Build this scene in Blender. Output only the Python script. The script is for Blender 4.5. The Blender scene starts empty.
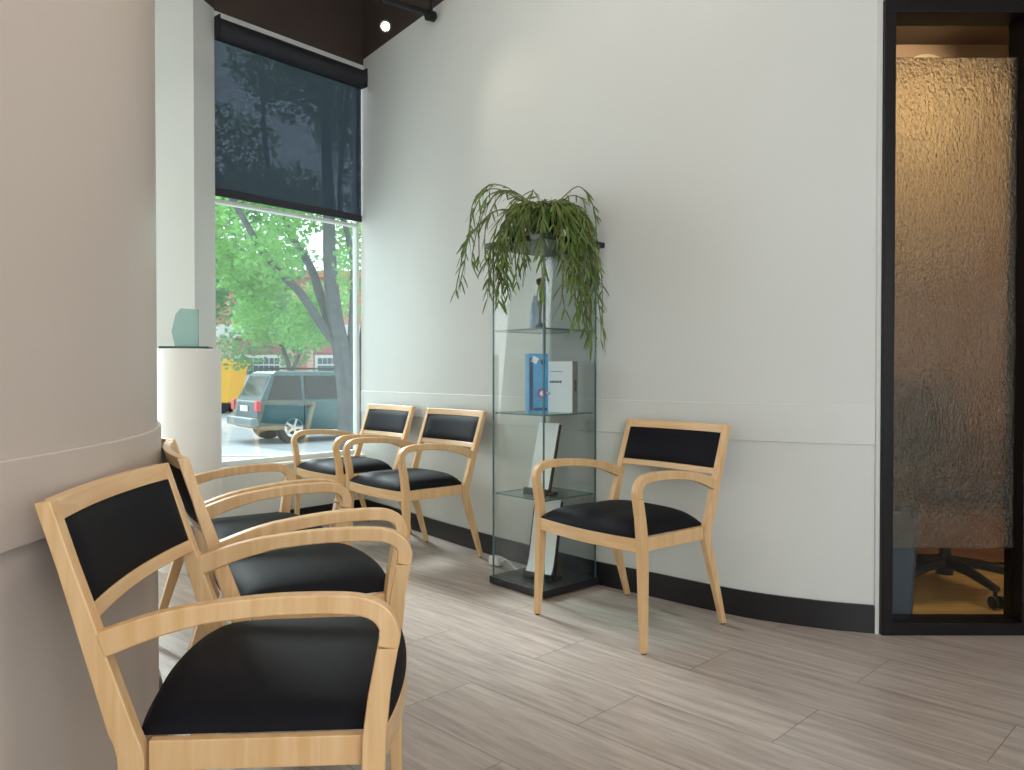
import bpy, math, random
from mathutils import Vector
from math import sin, cos, pi, radians
S = bpy.context.scene
C = S.collection
random.seed(7)

# ------------------------------------------------------------------ materials
def srgb(r, g, b):
    f = lambda c: (c/255/12.92) if c/255 <= .04045 else ((c/255+.055)/1.055)**2.4
    return (f(r), f(g), f(b), 1)

def newmat(name):
    m = bpy.data.materials.new(name); m.use_nodes = True
    nt = m.node_tree
    for n in list(nt.nodes): nt.nodes.remove(n)
    out = nt.nodes.new('ShaderNodeOutputMaterial')
    return m, nt, out

def N(nt, kind, **kw):
    n = nt.nodes.new('ShaderNode'+kind)
    for k, v in kw.items():
        if k.startswith('_'): setattr(n, k[1:], v)
        else:
            n.inputs[k.replace('__', ' ')].default_value = v
    return n

def plain(name, col, rough=.5, metal=0, spec=.5, var=.06, scale=8, bump=0, bscale=60, sheen=0, trans=0):
    m, nt, out = newmat(name)
    p = N(nt, 'BsdfPrincipled', Roughness=rough, Metallic=metal)
    p.inputs['Specular IOR Level'].default_value = spec
    if sheen: p.inputs['Sheen Weight'].default_value = sheen
    tc = N(nt, 'TexCoord')
    nz = N(nt, 'TexNoise', Scale=scale, Detail=4.0)
    nt.links.new(tc.outputs['Object'], nz.inputs['Vector'])
    cr = N(nt, 'ValToRGB')
    cr.color_ramp.elements[0].position = .3; cr.color_ramp.elements[1].position = .7
    cr.color_ramp.elements[0].color = tuple(c*(1-var) for c in col[:3])+(1,)
    cr.color_ramp.elements[1].color = tuple(min(1, c*(1+var)) for c in col[:3])+(1,)
    nt.links.new(nz.outputs['Fac'], cr.inputs['Fac'])
    nt.links.new(cr.outputs['Color'], p.inputs['Base Color'])
    if bump:
        n2 = N(nt, 'TexNoise', Scale=bscale, Detail=3.0)
        nt.links.new(tc.outputs['Object'], n2.inputs['Vector'])
        b = N(nt, 'Bump', Strength=bump, Distance=.01)
        nt.links.new(n2.outputs['Fac'], b.inputs['Height']); nt.links.new(b.outputs['Normal'], p.inputs['Normal'])
    if trans:
        t = N(nt, 'BsdfTranslucent', Color=tuple(min(1, c*1.6) for c in col[:3])+(1,))
        mx = N(nt, 'MixShader', Fac=trans)
        nt.links.new(p.outputs[0], mx.inputs[1]); nt.links.new(t.outputs[0], mx.inputs[2]); nt.links.new(mx.outputs[0], out.inputs[0])
    else:
        nt.links.new(p.outputs[0], out.inputs[0])
    return m

def wood(name, c1, c2, stretch=(22, 22, 1.6), rough=.36):
    m, nt, out = newmat(name)
    p = N(nt, 'BsdfPrincipled', Roughness=rough)
    tc = N(nt, 'TexCoord'); mp = N(nt, 'Mapping'); mp.inputs['Scale'].default_value = stretch
    nz = N(nt, 'TexNoise', Scale=2.2, Detail=6.0, Distortion=.4)
    cr = N(nt, 'ValToRGB'); cr.color_ramp.elements[0].position = .3; cr.color_ramp.elements[1].position = .72
    cr.color_ramp.elements[0].color = c1; cr.color_ramp.elements[1].color = c2
    L = nt.links.new
    L(tc.outputs['Object'], mp.inputs['Vector']); L(mp.outputs[0], nz.inputs['Vector']); L(nz.outputs['Fac'], cr.inputs['Fac'])
    L(cr.outputs[0], p.inputs['Base Color']); L(p.outputs[0], out.inputs[0])
    return m

def thin_glass(name, tint, refl=.9, base=.045, rough=.0):
    m, nt, out = newmat(name)
    t = N(nt, 'BsdfTransparent', Color=tint)
    g = N(nt, 'BsdfGlossy', Color=(refl, refl, refl, 1), Roughness=rough)
    w = N(nt, 'LayerWeight', Blend=.5)
    pw = N(nt, 'Math', _operation='POWER'); pw.inputs[1].default_value = 4
    f = N(nt, 'Math', _operation='MULTIPLY_ADD'); f.inputs[1].default_value = .7; f.inputs[2].default_value = base
    mx = N(nt, 'MixShader')
    L = nt.links.new
    L(w.outputs['Facing'], pw.inputs[0]); L(pw.outputs[0], f.inputs[0]); L(f.outputs[0], mx.inputs[0]); L(t.outputs[0], mx.inputs[1]); L(g.outputs[0], mx.inputs[2]); L(mx.outputs[0], out.inputs[0])
    return m

M = {}
M['wood'] = wood('maple_wood', srgb(214, 170, 118), srgb(230, 194, 146))
M['wood_h'] = wood('maple_wood_cross', srgb(216, 173, 122), srgb(231, 196, 149), (2, 22, 22))
M['pad'] = plain('black_upholstery', (.0065, .0065, .0095, 1), .62, var=.12, scale=3, bump=.2, bscale=420, spec=.14)
M['wall'] = plain('cool_white_wall', srgb(210, 213, 209), .62, var=.015, scale=1.2, bump=.05, bscale=180)
M['wall_l'] = plain('satin_white_wall', srgb(202, 190, 180), .38, var=.015, scale=1.2, bump=.05, bscale=160)  # warm lamp shading on this wall is put into its colour
M['rail'] = plain('wall_rail_paint', srgb(211, 214, 210), .5, var=.01)
M['rail_l'] = plain('satin_rail_paint', srgb(204, 192, 182), .34, var=.01)  # rail carries the same warm shading in its colour
M['brown'] = plain('dark_brown_paint', srgb(66, 54, 48), .7, var=.08, scale=2)
M['base'] = plain('black_baseboard', (.008, .008, .010, 1), .42)
M['blackwood'] = plain('black_laminate', (.010, .011, .013, 1), .3)
M['frame'] = plain('espresso_frame', (.008, .006, .006, 1), .4, spec=.25)
M['metal'] = plain('brushed_metal', (.5, .52, .53, 1), .3, metal=1)
M['darkmetal'] = plain('dark_metal', (.02, .02, .022, 1), .45, metal=.4)
M['blackplastic'] = plain('black_plastic', (.008, .008, .009, 1), .45, spec=.3)
M['white'] = plain('white_laminate', srgb(232, 232, 228), .45, var=.01)
M['whiteplastic'] = plain('white_plastic', srgb(232, 234, 232), .4, var=.02)
M['paper'] = plain('white_card', srgb(236, 240, 240), .55, var=.02)
M['greyspine'] = plain('grey_card', srgb(120, 112, 108), .6)
M['blue'] = plain('blue_card', srgb(44, 150, 208), .35, var=.15, scale=30)
M['navy'] = plain('navy_print', srgb(14, 44, 96), .4)
M['purple'] = plain('violet_print', srgb(120, 80, 160), .4)
M['glass'] = thin_glass('window_glass', (.94, .985, .975, 1), .95, .10)
M['cabglass'] = thin_glass('cabinet_glass', (.97, .99, .985, 1), .9, .02)
M['glassedge'] = plain('green_glass_edge', srgb(70, 98, 98), .2)
M['shelfglass'] = thin_glass('shelf_glass', (.84, .95, .93, 1), .9, .05)
M['plate'] = plain('green_glass_plate', srgb(52, 92, 84), .15)
M['frost'] = None
M['leaf'] = plain('cactus_leaf', srgb(98, 124, 54), .45, var=.35, scale=14, trans=.15)
M['stem'] = plain('cactus_stem', srgb(104, 104, 56), .5, var=.2)
M['pot'] = plain('dark_pot', (.012, .012, .014, 1), .4)
M['saucer'] = plain('clear_saucer', srgb(90, 98, 98), .3)
M['soil'] = plain('soil', (.02, .014, .01, 1), .9)
M['bark'] = plain('grey_bark', srgb(78, 82, 86), .9, var=.25, scale=9, bump=.5, bscale=14)
M['tleaf'] = plain('tree_leaf', srgb(104, 152, 84), .55, var=.4, scale=1.6, trans=.42)
M['tleaf2'] = plain('tree_leaf_far', srgb(92, 140, 92), .6, var=.3, scale=1.1, trans=.35)
M['asphalt'] = plain('pale_asphalt', srgb(150, 156, 160), .9, var=.1, scale=3)
M['sidewalk'] = plain('pale_concrete', srgb(178, 180, 180), .9, var=.06, scale=3)
M['gravel'] = plain('grey_gravel', srgb(120, 128, 134), .95, var=.45, scale=14, bump=.6, bscale=24)
M['stucco'] = plain('peach_stucco', srgb(190, 160, 146), .9)
M['whitewall'] = plain('white_render', srgb(196, 198, 196), .8)
M['signred'] = plain('dusty_red_panel', srgb(160, 104, 106), .8)
M['signgrey'] = plain('grey_lettering', srgb(108, 96, 96), .8)
M['pane'] = plain('dark_pane', srgb(58, 82, 92), .15)
M['carpaint'] = plain('teal_car_paint', srgb(46, 78, 82), .25, metal=.1, var=.03)
M['carglass'] = plain('tinted_car_glass', srgb(10, 20, 24), .08, spec=.35)
M['tyre'] = plain('tyre_rubber', (.015, .015, .017, 1), .8)
M['rim'] = plain('alloy_rim', (.45, .48, .5, 1), .35, metal=.8)
M['taillight'] = plain('red_lens', srgb(196, 36, 52), .2)
M['yellow'] = plain('yellow_paint', srgb(236, 176, 20), .5, var=.03)
M['chrome'] = plain('chrome', (.8, .8, .8, 1), .12, metal=1)
M['tan'] = plain('tan_wall', srgb(122, 94, 70), .8, var=.03)
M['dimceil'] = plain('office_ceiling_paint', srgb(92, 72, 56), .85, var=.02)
M['woodfloor'] = wood('golden_plank_floor', srgb(176, 138, 76), srgb(206, 168, 102), (1.2, 14, 14), .22)
M['deskwood'] = wood('desk_walnut', srgb(120, 76, 46), srgb(150, 100, 62), (2, 14, 14), .4)
M['bin'] = plain('slate_bin', srgb(56, 66, 78), .45)
M['art1'] = plain('ochre_relief', srgb(170, 148, 112), .7, var=.85, scale=2.6)  # bright and dark patches of reflected light painted as mottled colour
M['officefab'] = plain('charcoal_mesh', srgb(24, 26, 30), .8, spec=.2)

# brick
def brick_mat():
    m, nt, out = newmat('brick_wall')
    p = N(nt, 'BsdfPrincipled', Roughness=.9)
    tc = N(nt, 'TexCoord'); mp = N(nt, 'Mapping'); mp.inputs['Rotation'].default_value = (radians(90), 0, 0)
    b = N(nt, 'TexBrick', Scale=2.0, Color1=srgb(186, 128, 112), Color2=srgb(170, 112, 98), Mortar=srgb(190, 176, 166))
    b.inputs['Mortar Size'].default_value = .012
    L = nt.links.new; L(tc.outputs['Object'], mp.inputs[0]); L(mp.outputs[0], b.inputs['Vector']); L(b.outputs['Color'], p.inputs['Base Color']); L(p.outputs[0], out.inputs[0])
    return m
M['brick'] = brick_mat()

def floor_mat():
    m, nt, out = newmat('plank_tile_floor')
    L = nt.links.new
    p = N(nt, 'BsdfPrincipled', Roughness=.36)
    tc = N(nt, 'TexCoord')
    mp = N(nt, 'Mapping'); mp.inputs['Rotation'].default_value = (0, 0, radians(45)); mp.inputs['Location'].default_value = (.11, .07, 0)
    L(tc.outputs['Object'], mp.inputs['Vector'])
    br = N(nt, 'TexBrick', Scale=1.0, Color1=(.25, .25, .25, 1), Color2=(.75, .75, .75, 1), Mortar=(.0, .0, .0, 1), Bias=0.0)
    br.offset = .5; br.inputs['Brick Width'].default_value = .92; br.inputs['Row Height'].default_value = .305
    br.inputs['Mortar Size'].default_value = .0016; br.inputs['Mortar Smooth'].default_value = .2
    L(mp.outputs[0], br.inputs['Vector'])
    # streaks along the plank, shifted per plank
    add = N(nt, 'VectorMath', _operation='MULTIPLY_ADD'); add.inputs[1].default_value = (3.1, 7.3, 1.7)
    L(br.outputs['Color'], add.inputs[0]); L(mp.outputs[0], add.inputs[2])
    m2 = N(nt, 'Mapping'); m2.inputs['Scale'].default_value = (1.9, 22, 1)
    L(add.outputs[0], m2.inputs['Vector'])
    nz = N(nt, 'TexNoise', Scale=1.6, Detail=7.0, Roughness=.62, Distortion=.25)
    L(m2.outputs[0], nz.inputs['Vector'])
    cr = N(nt, 'ValToRGB'); e = cr.color_ramp.elements
    e[0].position = .28; e[0].color = srgb(146, 131, 121); e[1].position = .72; e[1].color = srgb(192, 180, 170)
    L(nz.outputs['Fac'], cr.inputs['Fac'])
    hs = N(nt, 'MixRGB', Fac=.10); hs.blend_type = 'OVERLAY'
    L(cr.outputs[0], hs.inputs[1]); L(br.outputs['Color'], hs.inputs[2])
    dk = N(nt, 'MixRGB'); dk.inputs[2].default_value = srgb(96, 88, 84)
    mul = N(nt, 'Math', _operation='MULTIPLY'); mul.inputs[1].default_value = .75
    L(br.outputs['Fac'], mul.inputs[0]); L(mul.outputs[0], dk.inputs[0]); L(hs.outputs[0], dk.inputs[1])
    L(dk.outputs[0], p.inputs['Base Color'])
    b = N(nt, 'Bump', Strength=.12, Distance=.004); L(nz.outputs['Fac'], b.inputs['Height']); L(b.outputs[0], p.inputs['Normal'])
    L(p.outputs[0], out.inputs[0])
    return m
M['floor'] = floor_mat()

def blind_mat():
    m, nt, out = newmat('roller_blind_mesh')
    L = nt.links.new
    tc = N(nt, 'TexCoord'); mp = N(nt, 'Mapping'); mp.inputs['Scale'].default_value = (30, 30, 2.5)
    nz = N(nt, 'TexNoise', Scale=3.0, Detail=3.0); L(tc.outputs['Object'], mp.inputs[0]); L(mp.outputs[0], nz.inputs['Vector'])
    cr = N(nt, 'ValToRGB'); cr.color_ramp.elements[0].color = srgb(38, 42, 50); cr.color_ramp.elements[1].color = srgb(50, 54, 62)
    L(nz.outputs['Fac'], cr.inputs[0])
    d = N(nt, 'BsdfDiffuse'); L(cr.outputs[0], d.inputs[0])
    tl = N(nt, 'BsdfTranslucent', Color=(.032, .037, .045, 1))
    a = N(nt, 'AddShader'); L(d.outputs[0], a.inputs[0]); L(tl.outputs[0], a.inputs[1])
    t = N(nt, 'BsdfTransparent', Color=(.85, .92, 1, 1)); mx = N(nt, 'MixShader', Fac=.17)
    L(a.outputs[0], mx.inputs[1]); L(t.outputs[0], mx.inputs[2]); L(mx.outputs[0], out.inputs[0])
    return m
M['blind'] = blind_mat()

def textured_glass():
    m, nt, out = newmat('textured_frosted_glass')
    L = nt.links.new
    tc = N(nt, 'TexCoord'); mp = N(nt, 'Mapping'); mp.inputs['Scale'].default_value = (1, 1, .55)
    L(tc.outputs['Object'], mp.inputs[0])
    nz = N(nt, 'TexNoise', Scale=92.0, Detail=3.0, Distortion=.8); L(mp.outputs[0], nz.inputs['Vector'])
    n2 = N(nt, 'TexNoise', Scale=7.0, Detail=3.0); L(mp.outputs[0], n2.inputs['Vector'])
    mu = N(nt, 'Math', _operation='MULTIPLY_ADD'); L(n2.outputs['Fac'], mu.inputs[0]); mu.inputs[1].default_value = 1.6; L(nz.outputs['Fac'], mu.inputs[2])
    b = N(nt, 'Bump', Strength=1.0, Distance=.0065); L(mu.outputs[0], b.inputs['Height'])
    g = N(nt, 'BsdfRefraction', Color=(.92, .88, .80, 1), Roughness=.12, IOR=1.3)
    L(b.outputs[0], g.inputs['Normal'])
    r = N(nt, 'BsdfGlossy', Color=(.9, .85, .75, 1), Roughness=.28); L(b.outputs[0], r.inputs['Normal'])
    mx = N(nt, 'MixShader', Fac=.05); L(g.outputs[0], mx.inputs[1]); L(r.outputs[0], mx.inputs[2]); L(mx.outputs[0], out.inputs[0])
    return m
M['tex'] = textured_glass()

def frosted_award():
    m, nt, out = newmat('frosted_sea_glass')
    L = nt.links.new
    d = N(nt, 'BsdfDiffuse', Color=srgb(168, 198, 194)); t = N(nt, 'BsdfTransparent', Color=(.8, .95, .93, 1)); g = N(nt, 'BsdfGlossy', Roughness=.2, Color=(.8, .9, .9, 1))
    mx = N(nt, 'MixShader', Fac=.5); L(d.outputs[0], mx.inputs[1]); L(t.outputs[0], mx.inputs[2])
    m2 = N(nt, 'MixShader', Fac=.08); L(mx.outputs[0], m2.inputs[1]); L(g.outputs[0], m2.inputs[2]); L(m2.outputs[0], out.inputs[0])
    return m
M['award'] = frosted_award()
M['etched'] = M['award']

def emis(name, col, st):
    m, nt, out = newmat(name); e = N(nt, 'Emission', Color=col, Strength=st); nt.links.new(e.outputs[0], out.inputs[0]); return m
M['bulb'] = emis('lit_bulb', (1, .86, .66, 1), 22)

# ------------------------------------------------------------------ mesh helpers
class MB:
    def __init__(s): s.v = []; s.f = []
    def loft(s, rings, closed=True, caps=True):
        b = len(s.v); n = len(rings[0])
        for r in rings: s.v += [tuple(p) for p in r]
        for i in range(len(rings)-1):
            for j in range(n if closed else n-1):
                k = (j+1) % n
                s.f.append((b+i*n+j, b+i*n+k, b+(i+1)*n+k, b+(i+1)*n+j))
        if caps:
            s.f.append(tuple(b+j for j in range(n))[::-1])
            s.f.append(tuple(b+(len(rings)-1)*n+j for j in range(n)))
        return s
    def box(s, c, size, rz=0, ry=0, rx=0):
        from mathutils import Euler
        R = Euler((rx, ry, rz)).to_matrix(); c = Vector(c); hx, hy, hz = [q/2 for q in size]
        ring = lambda z: [c+R@Vector((x, y, z)) for x, y in ((-hx, -hy), (hx, -hy), (hx, hy), (-hx, hy))]
        return s.loft([ring(-hz), ring(hz)])
    def prism(s, pts, z0, z1, top=None):
        top = top or pts
        return s.loft([[(x, y, z0) for x, y in pts], [(x, y, z1) for x, y in top]])
    def tube(s, path, rad, n=8, caps=True):
        path = [Vector(p) for p in path]; rr = rad if isinstance(rad, (list, tuple)) else [rad]*len(path)
        rings = []; prev = None
        for i, p in enumerate(path):
            d = (path[min(i+1, len(path)-1)]-path[max(i-1, 0)]).normalized()
            if prev is None: u = d.cross(Vector((0, 0, 1)) if abs(d.z) < .9 else Vector((1, 0, 0))).normalized()
            else: u = (prev-d*prev.dot(d)).normalized()
            prev = u; w = d.cross(u)
            rings.append([p+(u*cos(2*pi*k/n)+w*sin(2*pi*k/n))*rr[i] for k in range(n)])
        return s.loft(rings, caps=caps)
    def lathe(s, prof, c=(0, 0, 0), n=32, caps=True):
        return s.loft([[(c[0]+r*cos(2*pi*k/n), c[1]+r*sin(2*pi*k/n), c[2]+z) for k in range(n)] for r, z in prof], caps=caps)
    def disc(s, c, axis, prof, n=24):
        """lathe about any axis: prof = (radius, offset along axis)"""
        a = Vector(axis).normalized(); u = a.cross(Vector((0, 0, 1)) if abs(a.z) < .9 else Vector((1, 0, 0))).normalized(); w = a.cross(u); c = Vector(c)
        return s.loft([[c+a*o+(u*cos(2*pi*k/n)+w*sin(2*pi*k/n))*r for k in range(n)] for r, o in prof])
    def build(s, name, mat, parent=None, bevel=0, seg=2, sub=0, kind=None, angle=38):
        me = bpy.data.meshes.new(name); me.from_pydata([tuple(v) for v in s.v], [], s.f); me.update()
        import bmesh
        bm = bmesh.new(); bm.from_mesh(me); bmesh.ops.recalc_face_normals(bm, faces=bm.faces); bm.to_mesh(me); bm.free()
        for p in me.polygons: p.use_smooth = True
        me.set_sharp_from_angle(angle=radians(angle))
        o = bpy.data.objects.new(name, me); C.objects.link(o); me.materials.append(mat)
        if parent is not None: o.parent = parent
        if bevel:
            b = o.modifiers.new('bevel', 'BEVEL'); b.width = bevel; b.segments = seg; b.limit_method = 'ANGLE'; b.angle_limit = radians(40); b.harden_normals = True
        if sub:
            b = o.modifiers.new('sub', 'SUBSURF'); b.levels = sub; b.render_levels = sub
        if kind: o['kind'] = kind
        return o

def tag(o, label, cat, group=None, kind=None):
    o['label'] = label; o['category'] = cat
    if group: o['group'] = group
    if kind: o['kind'] = kind
    return o
def thing(name, label, cat, loc=(0, 0, 0), rz=0, group=None):
    o = bpy.data.objects.new(name, None); C.objects.link(o); o.location = loc; o.rotation_euler = (0, 0, rz); o.empty_display_size = .1
    return tag(o, label, cat, group)
def copy_tree(o, parent=None):
    c = o.copy(); C.objects.link(c)
    if parent is not None: c.parent = parent
    for ch in list(o.children): copy_tree(ch, c)
    return c
def catmull(P, k=8):
    P = [Vector(p) for p in P]; Q = [2*P[0]-P[1]]+P+[2*P[-1]-P[-2]]; out = []
    for i in range(1, len(Q)-2):
        for j in range(k):
            t = j/k
            out.append(.5*((2*Q[i])+(Q[i+1]-Q[i-1])*t+(2*Q[i-1]-5*Q[i]+4*Q[i+1]-Q[i+2])*t*t+(3*Q[i]-Q[i-1]-3*Q[i+1]+Q[i+2])*t**3))
    out.append(P[-1]); return out
def offset(line, d):
    """2-D polyline pushed sideways by d (positive = left of travel)"""
    out = []
    for i, p in enumerate(line):
        t = (line[min(i+1, len(line)-1)]-line[max(i-1, 0)]).normalized()
        out.append(p+Vector((-t.y, t.x))*d)
    return out
def band(line, d0, d1, z0, z1):
    a, b = offset(line, d0), offset(line, d1)
    return MB().loft([[(p.x, p.y, z0), (q.x, q.y, z0), (q.x, q.y, z1), (p.x, p.y, z1)] for p, q in zip(a, b)])

# ------------------------------------------------------------------ the room
ZT = 3.36; ZC = 4.3
# right wall (curved), from window corner towards the glazed panel
RW = catmull([Vector(p) for p in [(-1.125, 5.84), (-.63, 5.17), (-.12, 4.49), (.40, 3.885), (.66, 3.64), (.975, 3.35), (1.247, 3.195), (1.452, 3.122)]], 8)
band(RW, 0, .14, 0, ZT).build('wall_right', M['wall'], kind='structure')
band(RW, .0, .14, ZT, ZC).build('wall_right_upper', M['brown'], kind='structure')
band(RW, -.005, 0, .755, .915).build('trim_1', M['rail'], kind='structure', bevel=.003)
band(RW, -.012, 0, 0, .113).build('baseboard_right', M['base'], kind='structure', bevel=.002)
# pale corner bead beside the glazed panel
MB().box((1.459, 3.16, 1.7), (.016, .10, 3.4)).build('trim_2', M['rail'], kind='structure')

# left wall: an arc then straight behind the camera
LC = (-2.80, 1.45); LR = 1.95
LW = [Vector((-.85, y)) for y in (-2.6, -1.6, -.6, .3, 1.0)]+[Vector((LC[0]+LR*cos(a), LC[1]+LR*sin(a))) for a in [radians(3*k) for k in range(0, 31)]]
band(LW, 0, .14, 0, ZC).build('wall_left', M['wall_l'], kind='structure')
band(LW, -.010, 0, .742, .895).build('trim_3', M['rail_l'], kind='structure', bevel=.003)
band(LW, -.012, 0, 0, .113).build('baseboard_left', M['base'], kind='structure')

# window wall at 45 degrees
W0 = Vector((-1.865, 4.925)); W1 = Vector((-1.10, 5.80)); wd = (W1-W0).normalized()
wl = (W1-W0).length
def wbox(mb, s0, s1, z0, z1, d0, d1):
    """box on the window wall: s along it from W0, d outwards"""
    n = Vector((-wd.y, wd.x))
    q = [W0+wd*s0+n*d0, W0+wd*s1+n*d0, W0+wd*s1+n*d1, W0+wd*s0+n*d1]
    return mb.prism([(p.x, p.y) for p in q], z0, z1)
wbox(MB(), -.02, wl+.02, 0, .44, 0, .16).build('wall_window_below', M['wall'], kind='structure')
wbox(MB(), -.02, wl+.02, 3.27, 3.315, 0, .16).build('wall_window_head', M['wall'], kind='structure')
wbox(MB(), -.15, wl+.02, 3.315, ZC, 0, .16).build('wall_window_upper', M['brown'], kind='structure')
wbox(MB(), 0, wl, 0, .113, -.012, 0).build('baseboard_window', M['base'], kind='structure')
wn = bpy.data.objects.new('window_1', None); C.objects.link(wn); wn['kind'] = 'structure'
f = MB(); wbox(f, 0, .022, .44, 3.27, .05, .10); wbox(f, wl-.022, wl, .44, 3.27, .05, .10); wbox(f, 0, wl, .44, .475, .05, .10); wbox(f, 0, wl, 3.235, 3.27, .05, .10)
f.build('window_frame', M['rail'], wn)
wbox(MB(), .02, wl-.02, 2.132, 2.152, .045, .10).build('transom_bar', M['rail'], wn)
wbox(MB(), .02, wl-.02, .47, 3.24, .070, .078).build('window_pane', M['glass'], wn)
wbox(MB(), -.0, wl, .425, .442, -.02, .06).build('window_sill', M['white'], wn, bevel=.003)

# column left of the window: broad face and the return beside the glass
col = MB().prism([(-2.55, 4.66), (-1.905, 4.70), (-1.865, 4.925), (-1.98, 5.07), (-2.55, 5.07)], 0, ZC)
col.build('wall_column', M['wall'], kind='structure')
MB().prism([(-1.905, 4.696), (-1.899, 4.696), (-1.859, 4.922), (-1.865, 4.925)], 3.325, ZC).build('trim_4', M['brown'], kind='structure')

# floor, ceiling and the walls behind the camera
MB().prism([(-6.2, -2.9), (5.4, -2.9), (5.4, 3.17), (1.45, 3.17), (1.45, 3.3), (-.9, 6.1), (-1.3, 5.85), (-2.1, 5.05), (-6.2, 5.05)], -.12, 0).build('floor', M['floor'], kind='structure')
MB().prism([(-6.2, -2.9), (5.4, -2.9), (5.4, 3.3), (1.5, 3.3), (-.9, 6.2), (-1.5, 6.0), (-6.2, 5.2)], ZC, ZC+.1).build('ceiling', M['brown'], kind='structure')
MB().box((-.7, -2.75, ZC/2), (.9, .15, ZC)).build('wall_back_left', M['wall'], kind='structure')
MB().box((4.6, -2.75, ZC/2), (1.6, .15, ZC)).build('wall_back_right', M['wall'], kind='structure')
MB().box((1.77, -2.75, .2), (4.06, .15, .4)).build('wall_back_below', M['wall'], kind='structure')
MB().box((1.77, -2.75, 3.55), (4.06, .15, 1.5)).build('wall_back_head', M['wall'], kind='structure')
w4 = bpy.data.objects.new('window_4', None); C.objects.link(w4); w4['kind'] = 'structure'  # unseen shop window, added to brighten the room from behind the camera
g = MB()
for x in (-.23, 1.1, 2.44, 3.77): g.box((x, -2.75, 1.6), (.06, .06, 2.4))
g.build('window_frame', M['frame'], w4)
MB().box((1.77, -2.75, 1.6), (4.0, .008, 2.4)).build('window_pane', M['glass'], w4)
MB().box((5.25, .2, ZC/2), (.15, 6, ZC)).build('wall_far_right', M['wall'], kind='structure')
MB().box((-6.05, 4.2, ZC/2), (.15, 1.9, ZC)).build('wall_far_left', M['wall'], kind='structure')
MB().box((-4.4, 3.33, ZC/2), (3.3, .12, ZC)).build('wall_passage', M['wall'], kind='structure')
# shop window in the passage hidden behind the curved wall
MB().box((-4.3, 5.0, .2), (3.5, .14, .4)).build('wall_passage_below', M['wall'], kind='structure')
MB().box((-4.3, 5.0, 3.85), (3.5, .14, .9)).build('wall_passage_head', M['wall'], kind='structure')
w2 = bpy.data.objects.new('window_2', None); C.objects.link(w2); w2['kind'] = 'structure'
g = MB()
for x in (-5.97, -4.85, -3.7, -2.6): g.box((x, 5.0, 1.9), (.06, .06, 3.0))
g.build('window_frame', M['rail'], w2)
MB().box((-4.3, 5.0, 1.9), (3.4, .008, 3.0)).build('window_pane', M['glass'], w2)

# ------------------------------------------------------------------ glazed panel on the right and the room behind it
PX0, PX1, PY = 1.468, 2.085, 3.10
d = bpy.data.objects.new('window_3', None); C.objects.link(d); d['kind'] = 'structure'
fr = MB()
fr.box((PX0+.022, PY+.05, 1.255), (.044, .12, 2.51)); fr.box((PX1-.03, PY+.05, 1.255), (.06, .12, 2.51))
fr.build('panel_stile', M['frame'], d, bevel=.004)
r_ = MB(); r_.box(((PX0+PX1)/2, PY+.05, .025), (PX1-PX0, .125, .05)); r_.build('panel_bottom_rail', M['frame'], d, bevel=.004)
r_ = MB(); r_.box(((PX0+PX1)/2, PY+.05, 2.486), (PX1-PX0, .125, .055)); r_.build('panel_top_rail', M['frame'], d, bevel=.004)
gx0, gx1 = PX0+.044, PX1-.06
MB().box(((gx0+gx1)/2, PY+.05, (.05+.335)/2), (gx1-gx0, .006, .335-.05)).build('clear_pane', M['cabglass'], d)
MB().box(((gx0+gx1)/2, PY+.05, (.335+2.305)/2), (gx1-gx0, .008, 2.305-.335)).build('textured_pane', M['tex'], d)
MB().box(((gx0+gx1)/2, PY+.05, (2.305+2.46)/2), (gx1-gx0, .006, 2.46-2.305)).build('clear_pane', M['cabglass'], d)
# wall over and beyond the panel
MB().box(((PX0+PX1)/2, PY+.05, (2.515+ZT)/2), (PX1-PX0, .14, ZT-2.515)).build('wall_right_over_panel', M['wall'], kind='structure')
MB().box((1.46+1.9, PY+.05, (ZT+ZC)/2), (3.8, .14, ZC-ZT)).build('wall_right_upper_beyond', M['brown'], kind='structure')
MB().box((3.68, PY+.05, ZT/2), (3.18, .14, ZT)).build('wall_right_beyond', M['wall'], kind='structure')
MB().box((3.68, PY-.026, .056), (3.18, .012, .113)).build('baseboard_right_beyond', M['base'], kind='structure')

# consulting room
RX0, RX1, RY1, RZ = 1.50, 4.0, 4.80, 3.05
MB().box(((RX0+RX1)/2, (3.165+RY1)/2, -.05), (RX1-RX0, RY1-3.165, .10)).build('floor_office', M['woodfloor'], kind='structure')
MB().box(((RX0+RX1)/2, (3.22+RY1)/2, RZ+.04), (RX1-RX0, RY1-3.22, .08)).build('ceiling_office', M['dimceil'], kind='structure')
MB().box((RX0-.03, (3.22+RY1)/2, RZ/2), (.06, RY1-3.22, RZ)).build('wall_office_left', M['tan'], kind='structure')
MB().box((RX1+.04, (3.22+RY1)/2, RZ/2), (.08, RY1-3.22, RZ)).build('wall_office_right', M['tan'], kind='structure')
MB().box(((RX0+RX1)/2, RY1+.04, RZ/2), (RX1-RX0+.1, .08, RZ)).build('wall_office_back', M['tan'], kind='structure')

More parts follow.
